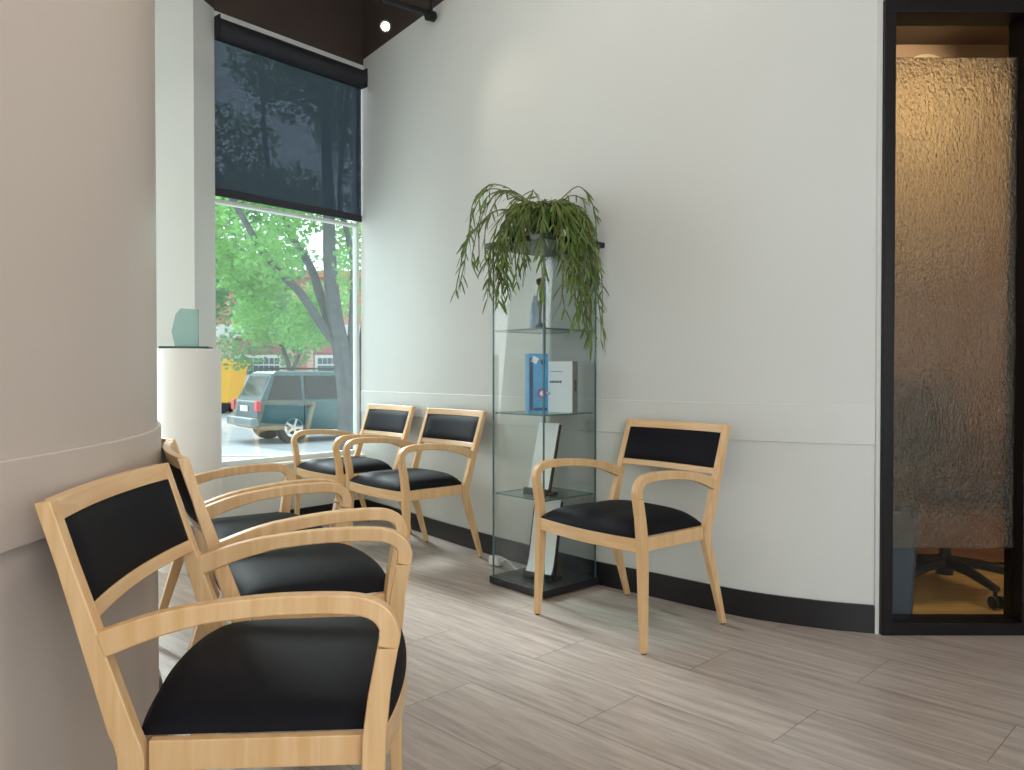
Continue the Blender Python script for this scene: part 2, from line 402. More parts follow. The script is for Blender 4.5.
# office chair behind the panel
oc = thing('office_chair', 'dark wheeled office chair seen dimly behind the tall textured glass panel', 'chair', (2.09, 3.76, 0), radians(8))
ob = MB(); ob.disc((0, 0, .0), (0, 0, 1), [(.035, .075), (.04, .10), (.035, .15), (.03, .17)]); ob.build('hub', M['blackplastic'], oc)
for k in range(5):
    a = radians(56+72*k); dx, dy = cos(a), sin(a)
    lg = MB().tube([(dx*.02, dy*.02, .135), (dx*.15, dy*.15, .125), (dx*.32, dy*.32, .085)], [.03, .024, .017], 8).build('leg', M['blackplastic'], oc)
    cm = MB().tube([(dx*.31, dy*.31, .088), (dx*.31, dy*.31, .05)], .009, 8)
    for sgn in (-1, 1):
        cx, cy = dx*.32-dy*.018*sgn, dy*.32+dx*.018*sgn
        cm.disc((cx, cy, .0285), (-dy, dx, 0), [(.018, -.009), (.0275, -.007), (.0275, .007), (.018, .009)], 16)
    cm.build('caster', M['blackplastic'], lg)
MB().tube([(0, 0, .15), (0, 0, .42)], .014, 12).build('gas_lift', M['chrome'], oc)
MB().tube([(0, 0, .16), (0, 0, .28)], .026, 12).build('lift_sleeve', M['blackplastic'], oc)
sq = [(.25*cos(t)*(1 if True else 1), .24*sin(t)) for t in [2*pi*k/24 for k in range(24)]]
sp = lambda q, e=.55: (math.copysign(abs(q[0]/.25)**e*.25, q[0]), math.copysign(abs(q[1]/.24)**e*.24, q[1]))
sqq = [sp(q) for q in sq]
MB().loft([[(x*.85, y*.85, .42) for x, y in sqq], [(x, y, .445) for x, y in sqq], [(x, y, .48) for x, y in sqq], [(x*.86, y*.86, .505) for x, y in sqq]]).build('seat', M['officefab'], oc)
bk = MB(); bk.loft([[(x*(1-.15*((z-.78)/.25)**2), .20+.06*(z-.5)+dd-.05*(1-(x/.24)**2)*-1*.6, z) for x, dd in ((-.22, 0), (-.11, 0), (0, 0), (.11, 0), (.22, 0), (.22, .04), (.11, .04), (0, .04), (-.11, .04), (-.22, .04))] for z in (.56, .62, .72, .84, .95, 1.02)])
bk.build('backrest', M['officefab'], oc, bevel=.01)
MB().tube([(0, .12, .43), (0, .28, .44), (0, .30, .60), (0, .27, .75)], .018, 8).build('back_bracket', M['blackplastic'], oc)
# wooden desk behind the chair and an added panel imitating bright reflections in the glass
dk = thing('desk', 'brown wooden desk standing behind the wheeled chair in the office', 'desk', (2.45, 4.43, 0))
MB().box((0, 0, .735), (1.6, .62, .03)).build('desktop', M['deskwood'], dk, bevel=.003)
MB().box((0, -.20, .37), (1.5, .02, .70)).build('modesty_panel', M['deskwood'], dk)
for sx in (-1, 1): MB().box((sx*.77, 0, .36), (.03, .58, .72)).build('side_panel', M['deskwood'], dk)
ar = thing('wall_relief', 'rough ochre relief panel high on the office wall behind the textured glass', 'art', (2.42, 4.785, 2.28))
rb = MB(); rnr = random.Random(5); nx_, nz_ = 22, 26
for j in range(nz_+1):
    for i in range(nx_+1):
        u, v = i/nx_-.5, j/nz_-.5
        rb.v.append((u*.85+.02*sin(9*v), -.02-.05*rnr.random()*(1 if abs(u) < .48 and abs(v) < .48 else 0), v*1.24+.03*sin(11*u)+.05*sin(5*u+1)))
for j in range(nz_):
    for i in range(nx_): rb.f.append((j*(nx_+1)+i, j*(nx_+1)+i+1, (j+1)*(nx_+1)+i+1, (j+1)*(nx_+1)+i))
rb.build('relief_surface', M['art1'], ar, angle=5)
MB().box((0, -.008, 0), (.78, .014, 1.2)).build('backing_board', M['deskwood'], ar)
# waste bin
wb = thing('waste_bin', 'slate grey tapered waste bin just behind the glass panel at its left edge', 'bin', (1.60, 3.345, 0))
rp = lambda hx, hy: [(hx*sx*(1 if i % 2 else .86), hy*sy*(.86 if i % 2 else 1)) for i, (sx, sy) in enumerate([(-1, -1), (-1, -1), (1, -1), (1, -1), (1, 1), (1, 1), (-1, 1), (-1, 1)])]
def rr(hx, hy, r=.02): return [(-hx+r, -hy), (hx-r, -hy), (hx, -hy+r), (hx, hy-r), (hx-r, hy), (-hx+r, hy), (-hx, hy-r), (-hx, -hy+r)]
MB().loft([[(x, y, .0) for x, y in rr(.072, .11)], [(x, y, .46) for x, y in rr(.09, .13)], [(x, y, .46) for x, y in rr(.084, .124)], [(x, y, .02) for x, y in rr(.066, .104)]]).build('body', M['bin'], wb)
MB().loft([[(x, y, .45) for x, y in rr(.095, .135)], [(x, y, .47) for x, y in rr(.095, .135)], [(x, y, .47) for x, y in rr(.083, .123)], [(x, y, .45) for x, y in rr(.083, .123)], [(x, y, .45) for x, y in rr(.095, .135)]], caps=False).build('rim', M['bin'], wb)

# ------------------------------------------------------------------ armchairs
zk, H = .385, .83
def cy(z):                       # centre line of the rear post
    if z < .34: return .519+(.412-.519)*z/.34
    if z > .44: return .418+(.541-.418)*(z-.44)/(H-.44)
    t = (z-.34)/.10; a, b, m = .412, .418, .392
    return (1-t)**2*a+2*t*(1-t)*m+t*t*b
def th(z): return (.024+(.044-.024)*min(1, z/.38)) if z < .44 else .044+(.026-.044)*min(1, (z-.44)/(.30))
def make_chair():
    root = thing('armchair', '-', 'chair', group='maple armchairs with black upholstery')
    for s in (-1, 1):
        rings = []
        for z in (0.004, .12, .24, .33, .35, .37, .385, .40, .42, .44, .46, .6, .72, H):
            hw = .0105+.004*min(1, z/.35); c, t = cy(z), th(z)/2; x = s*.270
            zz = z
            rings.append([(x-hw, c-t, zz), (x+hw, c-t, zz), (x+hw, c+t, zz), (x-hw, c+t, zz)])
        rings[-1] = [(p[0], p[1], H-.004*(p[1] > cy(H))) for p in rings[-1]]
        lg = MB().loft(rings).build('rear_post', M['wood'], root, bevel=.003)
        MB().disc((s*.270, .518, 0), (0, 0, 1), [(.009, 0), (.010, .005)], 12).build('glide', M['blackplastic'], lg)
        # front leg
        rings = []
        for z, yc, w, t, x in ((.004, -.005, .0115, .0125, .306), (.15, -.001, .0135, .0155, .300), (.30, .002, .015, .0185, .2945), (.373, .002, .0155, .020, .2915), (.424, .001, .0155, .020, .290), (.50, -.008, .015, .0185, .290), (.575, -.022, .015, .018, .290)):
            rings.append([(s*x-w, yc-t, z), (s*x+w, yc-t, z), (s*x+w, yc+t, z), (s*x-w, yc+t, z)])
        lg = MB().loft(rings).build('front_leg', M['wood'], root, bevel=.003)
        MB().disc((s*.306, -.005, 0), (0, 0, 1), [(.009, 0), (.010, .005)], 12).build('glide', M['blackplastic'], lg)
        # bent arm
        path = catmull([Vector(p) for p in [(-.022, .575), (-.0255, .598), (-.019, .621), (.002, .640), (.042, .6495), (.12, .651), (.20, .647), (.29, .636), (.37, .617), (.452, .588)]], 5)
        rings = []
        for i, p in enumerate(path):
            q = (path[min(i+1, len(path)-1)]-path[max(i-1, 0)]).normalized(); n = Vector((q.y, -q.x)); u = i/(len(path)-1)
            hT = .018 if u < .8 else .018+.004*(u-.8)/.2
            if u > .15 and u < .8: hT = .0165
            w = .015; x = s*(.290-.0195*min(1, max(0, (p.x+.01)/.45)))
            a, b = p+n*hT, p-n*hT
            rings.append([(x-w, a.x, a.y), (x+w, a.x, a.y), (x+w, b.x, b.y), (x-w, b.x, b.y)])
        MB().loft(rings).build('arm', M['wood'], root, bevel=.004)
        # side apron
        MB().loft([[(s*(.280)-.010, .018, .373), (s*.280+.010, .018, .373), (s*.280+.010, .018, .424), (s*.280-.010, .018, .424)],
                   [(s*.270-.010, .376, .373), (s*.270+.010, .376, .373), (s*.270+.010, .376, .424), (s*.270-.010, .376, .424)]]).build('side_rail', M['wood'], root, bevel=.002)
    # front apron, slightly bowed
    R = []
    for i in range(17):
        x = -.276+.552*i/16; y = -.004-.026*(1-(x/.276)**2)
        R.append([(x, y-.011, .373), (x, y+.011, .373), (x, y+.011, .424), (x, y-.011, .424)])
    MB().loft(R).build('front_rail', M['wood_h'], root, bevel=.002)
    MB().box((0, .40, .397), (.512, .022, .048)).build('rear_rail', M['wood_h'], root, bevel=.002)
    # back rails, bowed back
    def rail(z0, z1, f0, f1, hw=.257, n=16):
        R = []
        for i in range(n+1):
            x = -hw+2*hw*i/n; bow = .020*(1-(x/.257)**2)
            R.append([(x, cy(z0)+bow-f0, z0), (x, cy(z0)+bow+f1, z0), (x, cy(z1)+bow+f1, z1), (x, cy(z1)+bow-f0, z1)])
        return MB().loft(R)
    rail(.794, .829, .012, .010).build('top_rail', M['wood_h'], root, bevel=.003)
    rail(.624, .650, .012, .010).build('lower_rail', M['wood_h'], root, bevel=.003)
    # back pad with softly domed face
    mb = MB(); nx, nz = 20, 8; rings = []
    for i in range(nx+1):
        x = -.2545+.509*i/nx; bow = .020*(1-(x/.257)**2); r = []
        for j in range(nz+1):
            z = .651+.142*j/nz; u = abs(2*i/nx-1); w = abs(2*j/nz-1)
            puff = .010*((1-u**6)*(1-w**4))**.5
            r.append((x, cy(z)+bow-.010-puff, z))
        r += [(x, cy(.793)+bow+.009, .793), (x, cy(.651)+bow+.009, .651)]
        rings.append(r)
    mb.loft(rings).build('back_pad', M['pad'], root)
    # seat cushion
    nx, ny = 28, 24; grid = []
    def sp(x, v):
        fy = -.013-.0265*(1-(x/.276)**2); return fy+(.396+.034*(1-(x/.262)**2)-fy)*v
    mb = MB(); 
    for lev in (0,):
        for j in range(ny+1):
            v = j/ny
            for i in range(nx+1):
                u = 2*i/nx-1; x = u*(.269-.012*v); vv = 2*v-1
                z = .430+.058*max(0, ((1-u**4)*(1-abs(vv)**6)))**.55
                mb.v.append((x, sp(x, v), z))
    W = nx+1
    for j in range(ny):
        for i in range(nx): mb.f.append((j*W+i, j*W+i+1, (j+1)*W+i+1, (j+1)*W+i))
    per = [i for i in range(nx+1)]+[j*W+nx for j in range(1, ny+1)]+[ny*W+i for i in range(nx-1, -1, -1)]+[j*W for j in range(ny-1, 0, -1)]
    b = len(mb.v)
    for p in per: x, y, z = mb.v[p]; mb.v.append((x, y, .4245))
    for k in range(len(per)):
        k2 = (k+1) % len(per); mb.f.append((per[k], per[k2], b+k2, b+k))
    mb.f.append(tuple(b+k for k in range(len(per))))
    mb.build('seat', M['pad'], root, angle=60)
    return root
chair = make_chair()
spots = [(.303, 3.129, -51.8, 'single maple armchair with black seat standing alone right of the glass display cabinet'),
         (-.745, 4.285, -49.3, 'maple armchair with black seat against the right wall just left of the glass display cabinet'),
         (-1.232, 4.950, -49.6, 'maple armchair with black seat in the corner right beside the window'),
         (-.260, 1.613, 95.3, 'nearest and largest maple armchair with black seat, in the lower left foreground'),
         (-.469, 2.447, 117, 'middle maple armchair with black seat in the row of three along the curved left wall'),
         (-.800, 3.040, 123.5, 'farthest maple armchair of the row along the curved left wall, beside the white pedestal')]
protos = [chair]
for i in range(1, 6): protos.append(copy_tree(chair))
for o, (x, y, a, lab) in zip(protos, spots):
    o.location = (x, y, 0); o.rotation_euler = (0, 0, radians(a)); o['label'] = lab

# ------------------------------------------------------------------ glass display cabinet
A = radians(42); SZ = .385
cab = thing('display_cabinet', 'tall narrow glass display cabinet with black base and top under the trailing plant', 'cabinet', (.159, 3.847, 0), A)
h = SZ/2
MB().box((0, 0, .022), (SZ, SZ, .036)).build('base', M['blackwood'], cab, bevel=.003)
MB().box((0, 0, 1.668), (SZ+.035, SZ+.035, .026)).build('top', M['blackwood'], cab, bevel=.003)
g = h-.016
for sx in (-1, 1):
    for sy in (-1, 1): MB().disc((sx*(h-.04), sy*(h-.04), 0), (0, 0, 1), [(.012, 0), (.012, .006)], 12).build('foot', M['blackplastic'], cab)
for nm, c, sz in (('glass_side', (-g, 0, .848), (.005, 2*g, 1.616)), ('glass_side', (g, 0, .848), (.005, 2*g, 1.616)), ('glass_back', (0, g, .848), (2*g-.006, .005, 1.616)), ('glass_door', (0, -g, .848), (2*g-.006, .005, 1.616))):
    pn = MB().box(c, sz).build(nm, M['cabglass'], cab)
for sx in (-1, 1):
    for sy in (-1, 1):
        MB().box((sx*(g+.001), sy*(g+.001), .848), (.0065, .0065, 1.616)).build('glass_edge', M['glassedge'], cab)
SH = [1.25, .847, .45]
for z in SH:
    s_ = MB().box((0, 0, z), (2*g-.012, 2*g-.012, .007)).build('shelf', M['shelfglass'], cab)
    e_ = MB(); q = g-.007
    for c, sz in (((-q, 0, z), (.003, 2*q, .0075)), ((q, 0, z), (.003, 2*q, .0075)), ((0, -q, z), (2*q, .003, .0075)), ((0, q, z), (2*q, .003, .0075))): e_.box(c, sz)
    e_.build('polished_edge', M['glassedge'], s_)
MB().tube([(-g+.02, -g-.004, .95), (-g+.02, -g-.018, .95)], .007, 10).build('knob', M['metal'], cab)
def cabpt(lx, ly): return (.159+lx*cos(A)-ly*sin(A), 3.847+lx*sin(A)+ly*cos(A))

# items inside
def upright_box(name, label, cat, px, py, z, w, dpt, hh, rz, mat):
    t = thing(name, label, cat, (px, py, z), rz)
    MB().box((0, 0, hh/2), (w, dpt, hh)).build('carton', mat, t, bevel=.0015)
    return t
zs = .847+.004
bb = upright_box('product_box', 'bright blue printed product box on the second glass shelf', 'box', .118, 3.745, zs, .098, .05, .285, radians(18), M['blue'])
pr = MB(); pr.box((-.036, -.0256, .14), (.018, .001, .25))
for k in range(9): pr.box((-.036, -.0262, .05+.02*k), (.010, .001, .011))
pr.build('vertical_print', M['navy'], bb)
pr = MB().disc((.018, -.0255, .095), (0, -1, 0), [(.026, 0), (.026, .001)], 24); pr.build('round_print', M['purple'], bb)
pr = MB().disc((.018, -.0268, .095), (0, -1, 0), [(.012, 0), (.012, .001)], 20); pr.build('round_centre', M['paper'], bb)
MB().disc((.022, -.0255, .245), (0, -1, 0), [(.013, 0), (.013, .001)], 20).build('dark_dot', M['navy'], bb); MB().box((.01, -.0256, .02), (.07, .001, .014)).build('dark_stripe', M['navy'], bb)
MB().box((-.018, -.0256, .255), (.03, .001, .03), ry=.5).build('pale_print', M['paper'], bb)
wbx = upright_box('product_box', 'white product box with a grey end panel on the second glass shelf', 'box', .250, 3.84, zs, .125, .075, .25, radians(-24), M['paper'])
MB().box((.0630, 0, .125), (.0015, .075, .25)).build('grey_end', M['greyspine'], wbx)
pr = MB(); pr.box((.064, 0, .145), (.001, .03, .025)); pr.disc((.0638, 0, .115), (1, 0, 0), [(.012, 0), (.012, .0012)], 16); pr.build('end_print', M['blackplastic'], wbx)
pr = MB()
for k in range(6): pr.box((-.05+.0105*k, -.038, .15), (.007, .001, .012 if k % 2 else .009))
pr.build('small_lettering', M['navy'], wbx)
MB().box((-.02, -.038, .2), (.06, .001, .003)).build('rule_line', M['greyspine'], wbx)

# leaning display boards with black surrounds
def board(name, label, loc, rz, W_, Hh, lean, flare=0, sides=(-1, 1)):
    t = thing(name, label, 'sign', loc, rz)
    R = [];
    for u in [k/10 for k in range(11)]:
        z = .018+Hh*u; y = lean*u-flare*max(0, (.25-u)/.25)**2
        R.append([(-W_/2, y, z), (W_/2, y, z), (W_/2, y+.006, z), (-W_/2, y+.006, z)])
    MB().loft(R).build('board', M['paper'], t)
    for s in sides:
        MB().loft([[(s*(W_/2+.004)-.004, -.002, .008), (s*(W_/2+.004)+.004, -.002, .008), (s*(W_/2+.004)+.004, .014, .008), (s*(W_/2+.004)-.004, .014, .008)],
                   [(s*(W_/2+.004)-.004, lean+.002, Hh+.012), (s*(W_/2+.004)+.004, lean+.002, Hh+.012), (s*(W_/2+.004)+.004, lean+.014, Hh+.012), (s*(W_/2+.004)-.004, lean+.014, Hh+.012)]]).build('side_edge', M['blackplastic'], t)
    b = MB(); b.box((0, .02, .006), (W_+.02, .09, .012)); b.box((0, -.016, .020), (W_+.02, .012, .022)); b.build('foot', M['blackplastic'], t)
    MB().tube([(0, lean*.75, Hh*.75), (0, .062, .012)], .004, 8).build('prop', M['blackplastic'], t)
    return t
board('tilted_display_board', 'white leaning display board with black edge on the lowest glass shelf', (.125, 3.79, .454), radians(-42), .125, .325, .085, 0, (1,))
board('tilted_display_board', 'white leaning display board with flared foot on the black cabinet base', (.135, 3.80, .041), radians(-38), .150, .36, .07, .022)
# small things on the top glass shelf
t = thing('glass_flask', 'small bluish flask half hidden by leaves on the top glass shelf', 'bottle', (.115, 3.86, 1.254))
MB().lathe([(.028, 0), (.03, .01), (.028, .07), (.022, .12), (.012, .15), (.012, .17)]).build('flask', plain('pale_blue_glaze', srgb(140, 162, 184), .25), t)
MB().lathe([(.014, .168), (.014, .185)]).build('stopper', M['metal'], t)
t = thing('metal_stand', 'slim grey cone footed stand among the leaves on the top glass shelf', 'ornament', (.135, 3.74, 1.254))
MB().lathe([(.030, 0), (.028, .008), (.010, .028), (.006, .04), (.005, .20)]).build('stem', M['darkmetal'], t)
MB().lathe([(.004, .20), (.018, .215), (.022, .235), (.004, .245)]).build('finial', M['darkmetal'], t)
# small white plug on the floor behind the cabinet
pl = thing('power_adapter', 'small white power adapter lying on the floor behind the cabinet', 'adapter', (-.085, 4.22, .0), radians(-48))
MB().box((0, 0, .028), (.085, .05, .05)).build('case', M['whiteplastic'], pl, bevel=.012, seg=3)
MB().tube([(.04, 0, .03), (.07, 0, .05), (.10, .01, .035), (.13, .02, .006), (.17, .015, .005)], .005, 8).build('cord', M['whiteplastic'], pl)

# ------------------------------------------------------------------ plant
PZ = 1.682
pt = thing('trailing_cactus', 'trailing green cactus in a dark pot on top of the glass cabinet', 'plant', (.159, 3.847, PZ))
po = MB().lathe([(.058, .006), (.066, .02), (.084, .13), (.088, .132), (.088, .15), (.080, .15), (.078, .135)]).build('pot', M['pot'], pt)
MB().lathe([(.07, 0), (.088, .006), (.092, .016), (.086, .016), (.066, .008)]).build('saucer', M['saucer'], pt)
MB().lathe([(.002, .130), (.078, .130), (.077, .136), (.002, .140)]).build('soil', M['soil'], pt)
st = MB(); lf = MB()
def blade(mb, p, d, L_, w):
    d = d.normalized(); side = d.cross(Vector((random.uniform(-1, 1), random.uniform(-1, 1), random.uniform(-.3, .3)))).normalized()
    nn = d.cross(side)
    R = []
    for u, k in ((0, .25), (.25, .9), (.6, 1), (.88, .6), (1, .08)):
        c = p+d*L_*u+Vector((0, 0, -1))*L_*.22*u*u
        R.append([c-side*w*k, c+nn*.0009, c+side*w*k, c-nn*.0009])
    mb.loft(R)
def wall_y(x):
    for a, b in zip(RW[:-1], RW[1:]):
        if a.x <= x <= b.x: return a.y+(b.y-a.y)*(x-a.x)/(b.x-a.x)
    return 3.6
def stem(az, reach, up, drop, leafy, n=16, lw=1.0):
    a = radians(az); out = Vector((cos(a), sin(a), 0)); p0 = Vector((0, 0, .14))+out*random.uniform(.0, .05)
    pts = []
    for i in range(n+1):
        u = i/n
        r = reach*(1-(1-u)**2.2); z = up*sin(min(pi, u*2.2*pi/2))-drop*max(0, u-.22)**1.35/(.78**1.35)
        wob = Vector((sin(i*.9+az)*.006, cos(i*.7+az)*.006, 0))
        q = p0+out*r+Vector((0, 0, z))+wob
        # stay clear of pot top edge and the slab
        wx, wy = q.x+.159, q.y+3.847
        lim = wall_y(wx)-.03
        if wy > lim: q.y -= (wy-lim)
        pts.append(q)
    # keep foliage outside the slab
    for q in pts:
        if q.z < .02:
            lx, ly = q.x*cos(A)+q.y*sin(A), -q.x*sin(A)+q.y*cos(A); m_ = max(abs(lx), abs(ly))
            if m_ < h+.02 and m_ > 1e-4:
                k = (h+.02)/m_; q.x *= k; q.y *= k
    st.tube(pts, [.0028]*(len(pts)-1)+[.0015], 5)
    for i in range(2, len(pts)):
        if random.random() < leafy:
            for rep in range(2 if random.random() < .55 else 1):
                d_ = (pts[i]-pts[i-1]).normalized(); rnd = Vector((random.uniform(-1, 1), random.uniform(-1, 1), random.uniform(-.6, .3)))
                blade(lf, pts[i], d_*.8+rnd*.9+Vector((0, 0, -.35)), random.uniform(.035, .075)*lw, random.uniform(.003, .005)*lw)
# sideways fans as seen in the photo: left, front and right, a few to the rear
for k in range(12): stem(random.uniform(165, 225), random.uniform(.15, .27), random.uniform(.03, .07), random.uniform(.30, .46), .95, 16, 1.15)
for k in range(8): stem(random.uniform(200, 245), random.uniform(.18, .28), random.uniform(.02, .05), random.uniform(.22, .36), .9, 14, 1.1)
for k in range(10): stem(random.uniform(290, 350), random.uniform(.17, .25), random.uniform(.03, .06), random.uniform(.28, .42), .95, 16, 1.15)
for k in range(9): stem(random.uniform(288, 330), random.uniform(.20, .28), random.uniform(.02, .05), random.uniform(.46, .62), 1, 22, 1.35)
for k in range(3): stem(random.uniform(255, 285), random.uniform(.26, .31), random.uniform(.02, .05), random.uniform(.34, .48), .95, 16, 1.3)
for k in range(8): stem(random.uniform(60, 150), random.uniform(.08, .16), random.uniform(.04, .07), random.uniform(.05, .2), .8)
for k in range(12): stem(random.uniform(0, 360), random.uniform(.07, .17), random.uniform(.04, .08), random.uniform(.04, .12), .9, 12, .9)
for k in range(9): stem(random.uniform(225, 300), random.uniform(.12, .2), random.uniform(.03, .06), random.uniform(.06, .16), .95, 12, 1.0)
for az, re in ((178, .37), (186, .34), (195, .30), (170, .33), (200, .36), (20, .22), (350, .25), (120, .15)): stem(az, re, random.uniform(.12, .17), random.uniform(.10, .26), .8)
for az, re, dr in ((330, .29, .62), (322, .30, .68), (182, .39, .40), (188, .38, .36)): stem(az, re, .03, dr, .7, 20)
st.build('stems', M['stem'], pt); lf.build('leaves', M['leaf'], pt)

# ------------------------------------------------------------------ pedestal with award
pe = thing('pedestal', 'white cylindrical pedestal in front of the column left of the window', 'pedestal', (-1.735, 4.20, 0))
MB().lathe([(.158, 0), (.162, .01), (.162, 1.165), (.158, 1.172)], n=64).build('body', M['white'], pe, angle=60)
t = thing('glass_award', 'frosted green glass award on a dark glass plate on top of the white pedestal', 'award', (-1.745, 4.19, 1.172), radians(12))
MB().box((0, 0, .007), (.25, .13, .013)).build('plate', M['plate'], t, bevel=.002)
MB().prism([(-.068, -.012), (.058, -.012), (.058, .012), (-.068, .012)], .013, .015)
aw = MB(); out = [(-.055, .013), (.062, .013), (.062, .212), (-.025, .218), (-.052, .185), (-.072, .095)]
aw.loft([[(x, -.011, z) for x, z in out], [(x, .011, z) for x, z in out]]).build('slab', M['award'], t, bevel=.002)

# ------------------------------------------------------------------ roller blind
bl = bpy.data.objects.new('roller_blind', None); C.objects.link(bl); bl.location = (W0.x, W0.y, 0)
tag(bl, 'dark grey see-through roller blind covering the upper half of the window', 'blind')
def wb2(mb, s0, s1, z0, z1, d0, d1):
    n = Vector((-wd.y, wd.x)); q = [wd*s0+n*d0, wd*s1+n*d0, wd*s1+n*d1, wd*s0+n*d1]
    return mb.prism([(p.x, p.y) for p in q], z0, z1)
wb2(MB(), .006, wl-.002, 2.20, 3.20, .022, .0235).build('fabric', M['blind'], bl)
nn = Vector((-wd.y, wd.x)); a = wd*.004+nn*-.005; b = wd*(wl-.012)+nn*-.005
MB().tube([(a.x, a.y, 3.205), (b.x, b.y, 3.205)], .068, 24).build('roller_cassette', plain('blind_cassette', srgb(34, 34, 42), .6), bl)
wb2(MB(), .006, wl-.002, 2.165, 2.215, .012, .032).build('hem_bar', plain('hem_fabric', srgb(36, 36, 44), .6), bl, bevel=.004)
wb2(MB(), .0, .006, 3.14, 3.275, -.07, .06).build('end_bracket', M['darkmetal'], bl)
wb2(MB(), wl-.012, wl-.007, 3.14, 3.275, -.07, .06).build('end_bracket', M['darkmetal'], bl)

# ------------------------------------------------------------------ track light
tr = thing('track_light', 'dark track with a small lit spotlight high near the window corner', 'lamp', (-.505, 4.925, 3.29))
dv = Vector((-.80, -.60, 0))
e1 = dv*1.7
MB().box((e1.x/2, e1.y/2, 0), (1.7, .035, .03), rz=math.atan2(dv.y, dv.x)).build('track', M['darkmetal'], tr, bevel=.003)
MB().tube([(0, 0, .02), (0, 0, ZC-3.29)], .010, 8).build('drop_rod', M['darkmetal'], tr)
MB().disc((.0, .0, -.01), (dv.x, dv.y, 0), [(.02, -.03), (.032, -.02), (.034, .03), (.02, .04)], 20).build('end_cap', M['blackplastic'], tr)
hp = Vector((-.235, -.315, -.215))
q0 = dv*.36
hd = MB().tube([(q0.x, q0.y, -.01), (hp.x, hp.y+.02, -.10)], .007, 8); hd.build('lamp_arm', M['darkmetal'], tr)
aim = Vector((.25, -.85, -.45)).normalized()
hh = MB().disc(hp-aim*.02, aim, [(.018, -.10), (.028, -.09), (.032, -.02), (.036, .0), (.030, .0), (.026, -.01)], 24).build('lamp_head', M['darkmetal'], tr)
MB().disc(hp-aim*.018, aim, [(.006, -.01), (.024, .0), (.020, .010), (.008, .016)], 20).build('bulb', M['bulb'], tr)

# ------------------------------------------------------------------ outside
GZ = -.55
MB().box((-14, 62, GZ-.05), (90, 113, .1)).build('ground_street', M['asphalt'], kind='structure')
MB().box((-12, 9.9, GZ+.02), (40, 8.4, .14)).build('ground_sidewalk', M['sidewalk'], kind='structure')
MB().box((-12, 12.6, GZ+.075), (40, 1.9, .06)).build('ground_gravel_verge', M['gravel'], kind='structure')
MB().box((-12, 14.15, GZ+.04), (40, .16, .16)).build('ground_kerb', M['whitewall'], kind='structure', bevel=.01)

# SUV
car = thing('suv', 'dark teal boxy SUV parked in the street outside the window', 'car', (-5.62, 17.35, GZ), radians(37))
# local: x forward from the rear bumper, y to the car's left (far side); near side at y=0
Wd = 1.82
def sec(x, zb, zbelt, inset=0.0, zr=None):
    return [(x, .03+inset, zb), (x, Wd-.03-inset, zb), (x, Wd-inset, zb+.12), (x, Wd-inset, zbelt-.08), (x, Wd-.05-inset, zbelt), (x, .05+inset, zbelt), (x, inset, zbelt-.08), (x, inset, zb+.12)]
MB().loft([sec(-.02, .42, .96, .03), sec(.06, .34, .99), sec(.5, .30, 1.0), (sec(2.0, .28, 1.0)), sec(3.3, .28, 1.0), sec(3.5, .28, .99), sec(4.4, .32, .92, .02), sec(4.62, .40, .80, .10)]).build('body', M['carpaint'], car, bevel=.03)
def gh(x, w0, z): return [(x, w0, z), (x, Wd-w0, z)]
cab_ = MB(); 
base = [(.06, .06), (3.35, .06), (3.35, Wd-.06), (.06, Wd-.06)]; topp = [(.36, .17), (2.55, .17), (2.55, Wd-.17), (.36, Wd-.17)]
cab_.loft([[(x, y, .97) for x, y in base], [(x, y, 1.60) for x, y in topp], [(x+(.12 if x < 1 else -.12), y+(.08 if y < 1 else -.08), 1.66) for x, y in topp]])
cab_.build('cabin', M['carpaint'], car, bevel=.04)
def sidewin(x0, x1, x0t, x1t):
    for side in (0, 1):
        y0, y1 = (.066, .160); o = -.012
        ys = (lambda y: y) if side == 0 else (lambda y: Wd-y)
        q = [(x0, ys(y0+o), 1.02), (x1, ys(y0+o), 1.02), (x1t, ys(y1+o), 1.55), (x0t, ys(y1+o), 1.55)]
        q2 = [(a_, b_+(.03 if side == 0 else -.03), c_) for a_, b_, c_ in q]
        MB().loft([q, q2]).build('side_window', M['carglass'], car)
sidewin(.22, 1.02, .42, 1.02); sidewin(1.10, 1.92, 1.10, 1.92); sidewin(2.0, 3.15, 2.0, 2.52)
MB().loft([[(.090, .22, 1.03), (.090, Wd-.22, 1.03), (.315, Wd-.28, 1.54), (.315, .28, 1.54)], [(.12, .22, 1.03), (.12, Wd-.22, 1.03), (.345, Wd-.28, 1.54), (.345, .28, 1.54)]]).build('rear_window', M['carglass'], car)
MB().loft([[(3.29, .16, 1.03), (3.29, Wd-.16, 1.03), (2.62, Wd-.22, 1.57), (2.62, .22, 1.57)], [(3.25, .16, 1.03), (3.25, Wd-.16, 1.03), (2.58, Wd-.22, 1.57), (2.58, .22, 1.57)]]).build('windscreen', M['carglass'], car)
for y in (.10, Wd-.10): MB().box((.0, y, .87), (.10, .22, .24)).build('tail_light', M['taillight'], car, bevel=.02)
MB().box((-.07, Wd/2, .50), (.20, Wd-.06, .20)).build('bumper', plain('grey_bumper', srgb(110, 124, 128), .5), car, bevel=.04)
MB().box((-.035, Wd/2, .80), (.02, .50, .13)).build('number_plate', M['white'], car)
for y in (.22, Wd-.22):
    MB().tube([(.5, y, 1.66), (.55, y, 1.72), (2.35, y, 1.72), (2.42, y, 1.66)], .018, 8).build('roof_rail', M['blackplastic'], car)
for y in (-.10, Wd+.10): MB().box((2.95, y, 1.06), (.12, .2, .15)).build('mirror', M['carpaint'], car, bevel=.03)
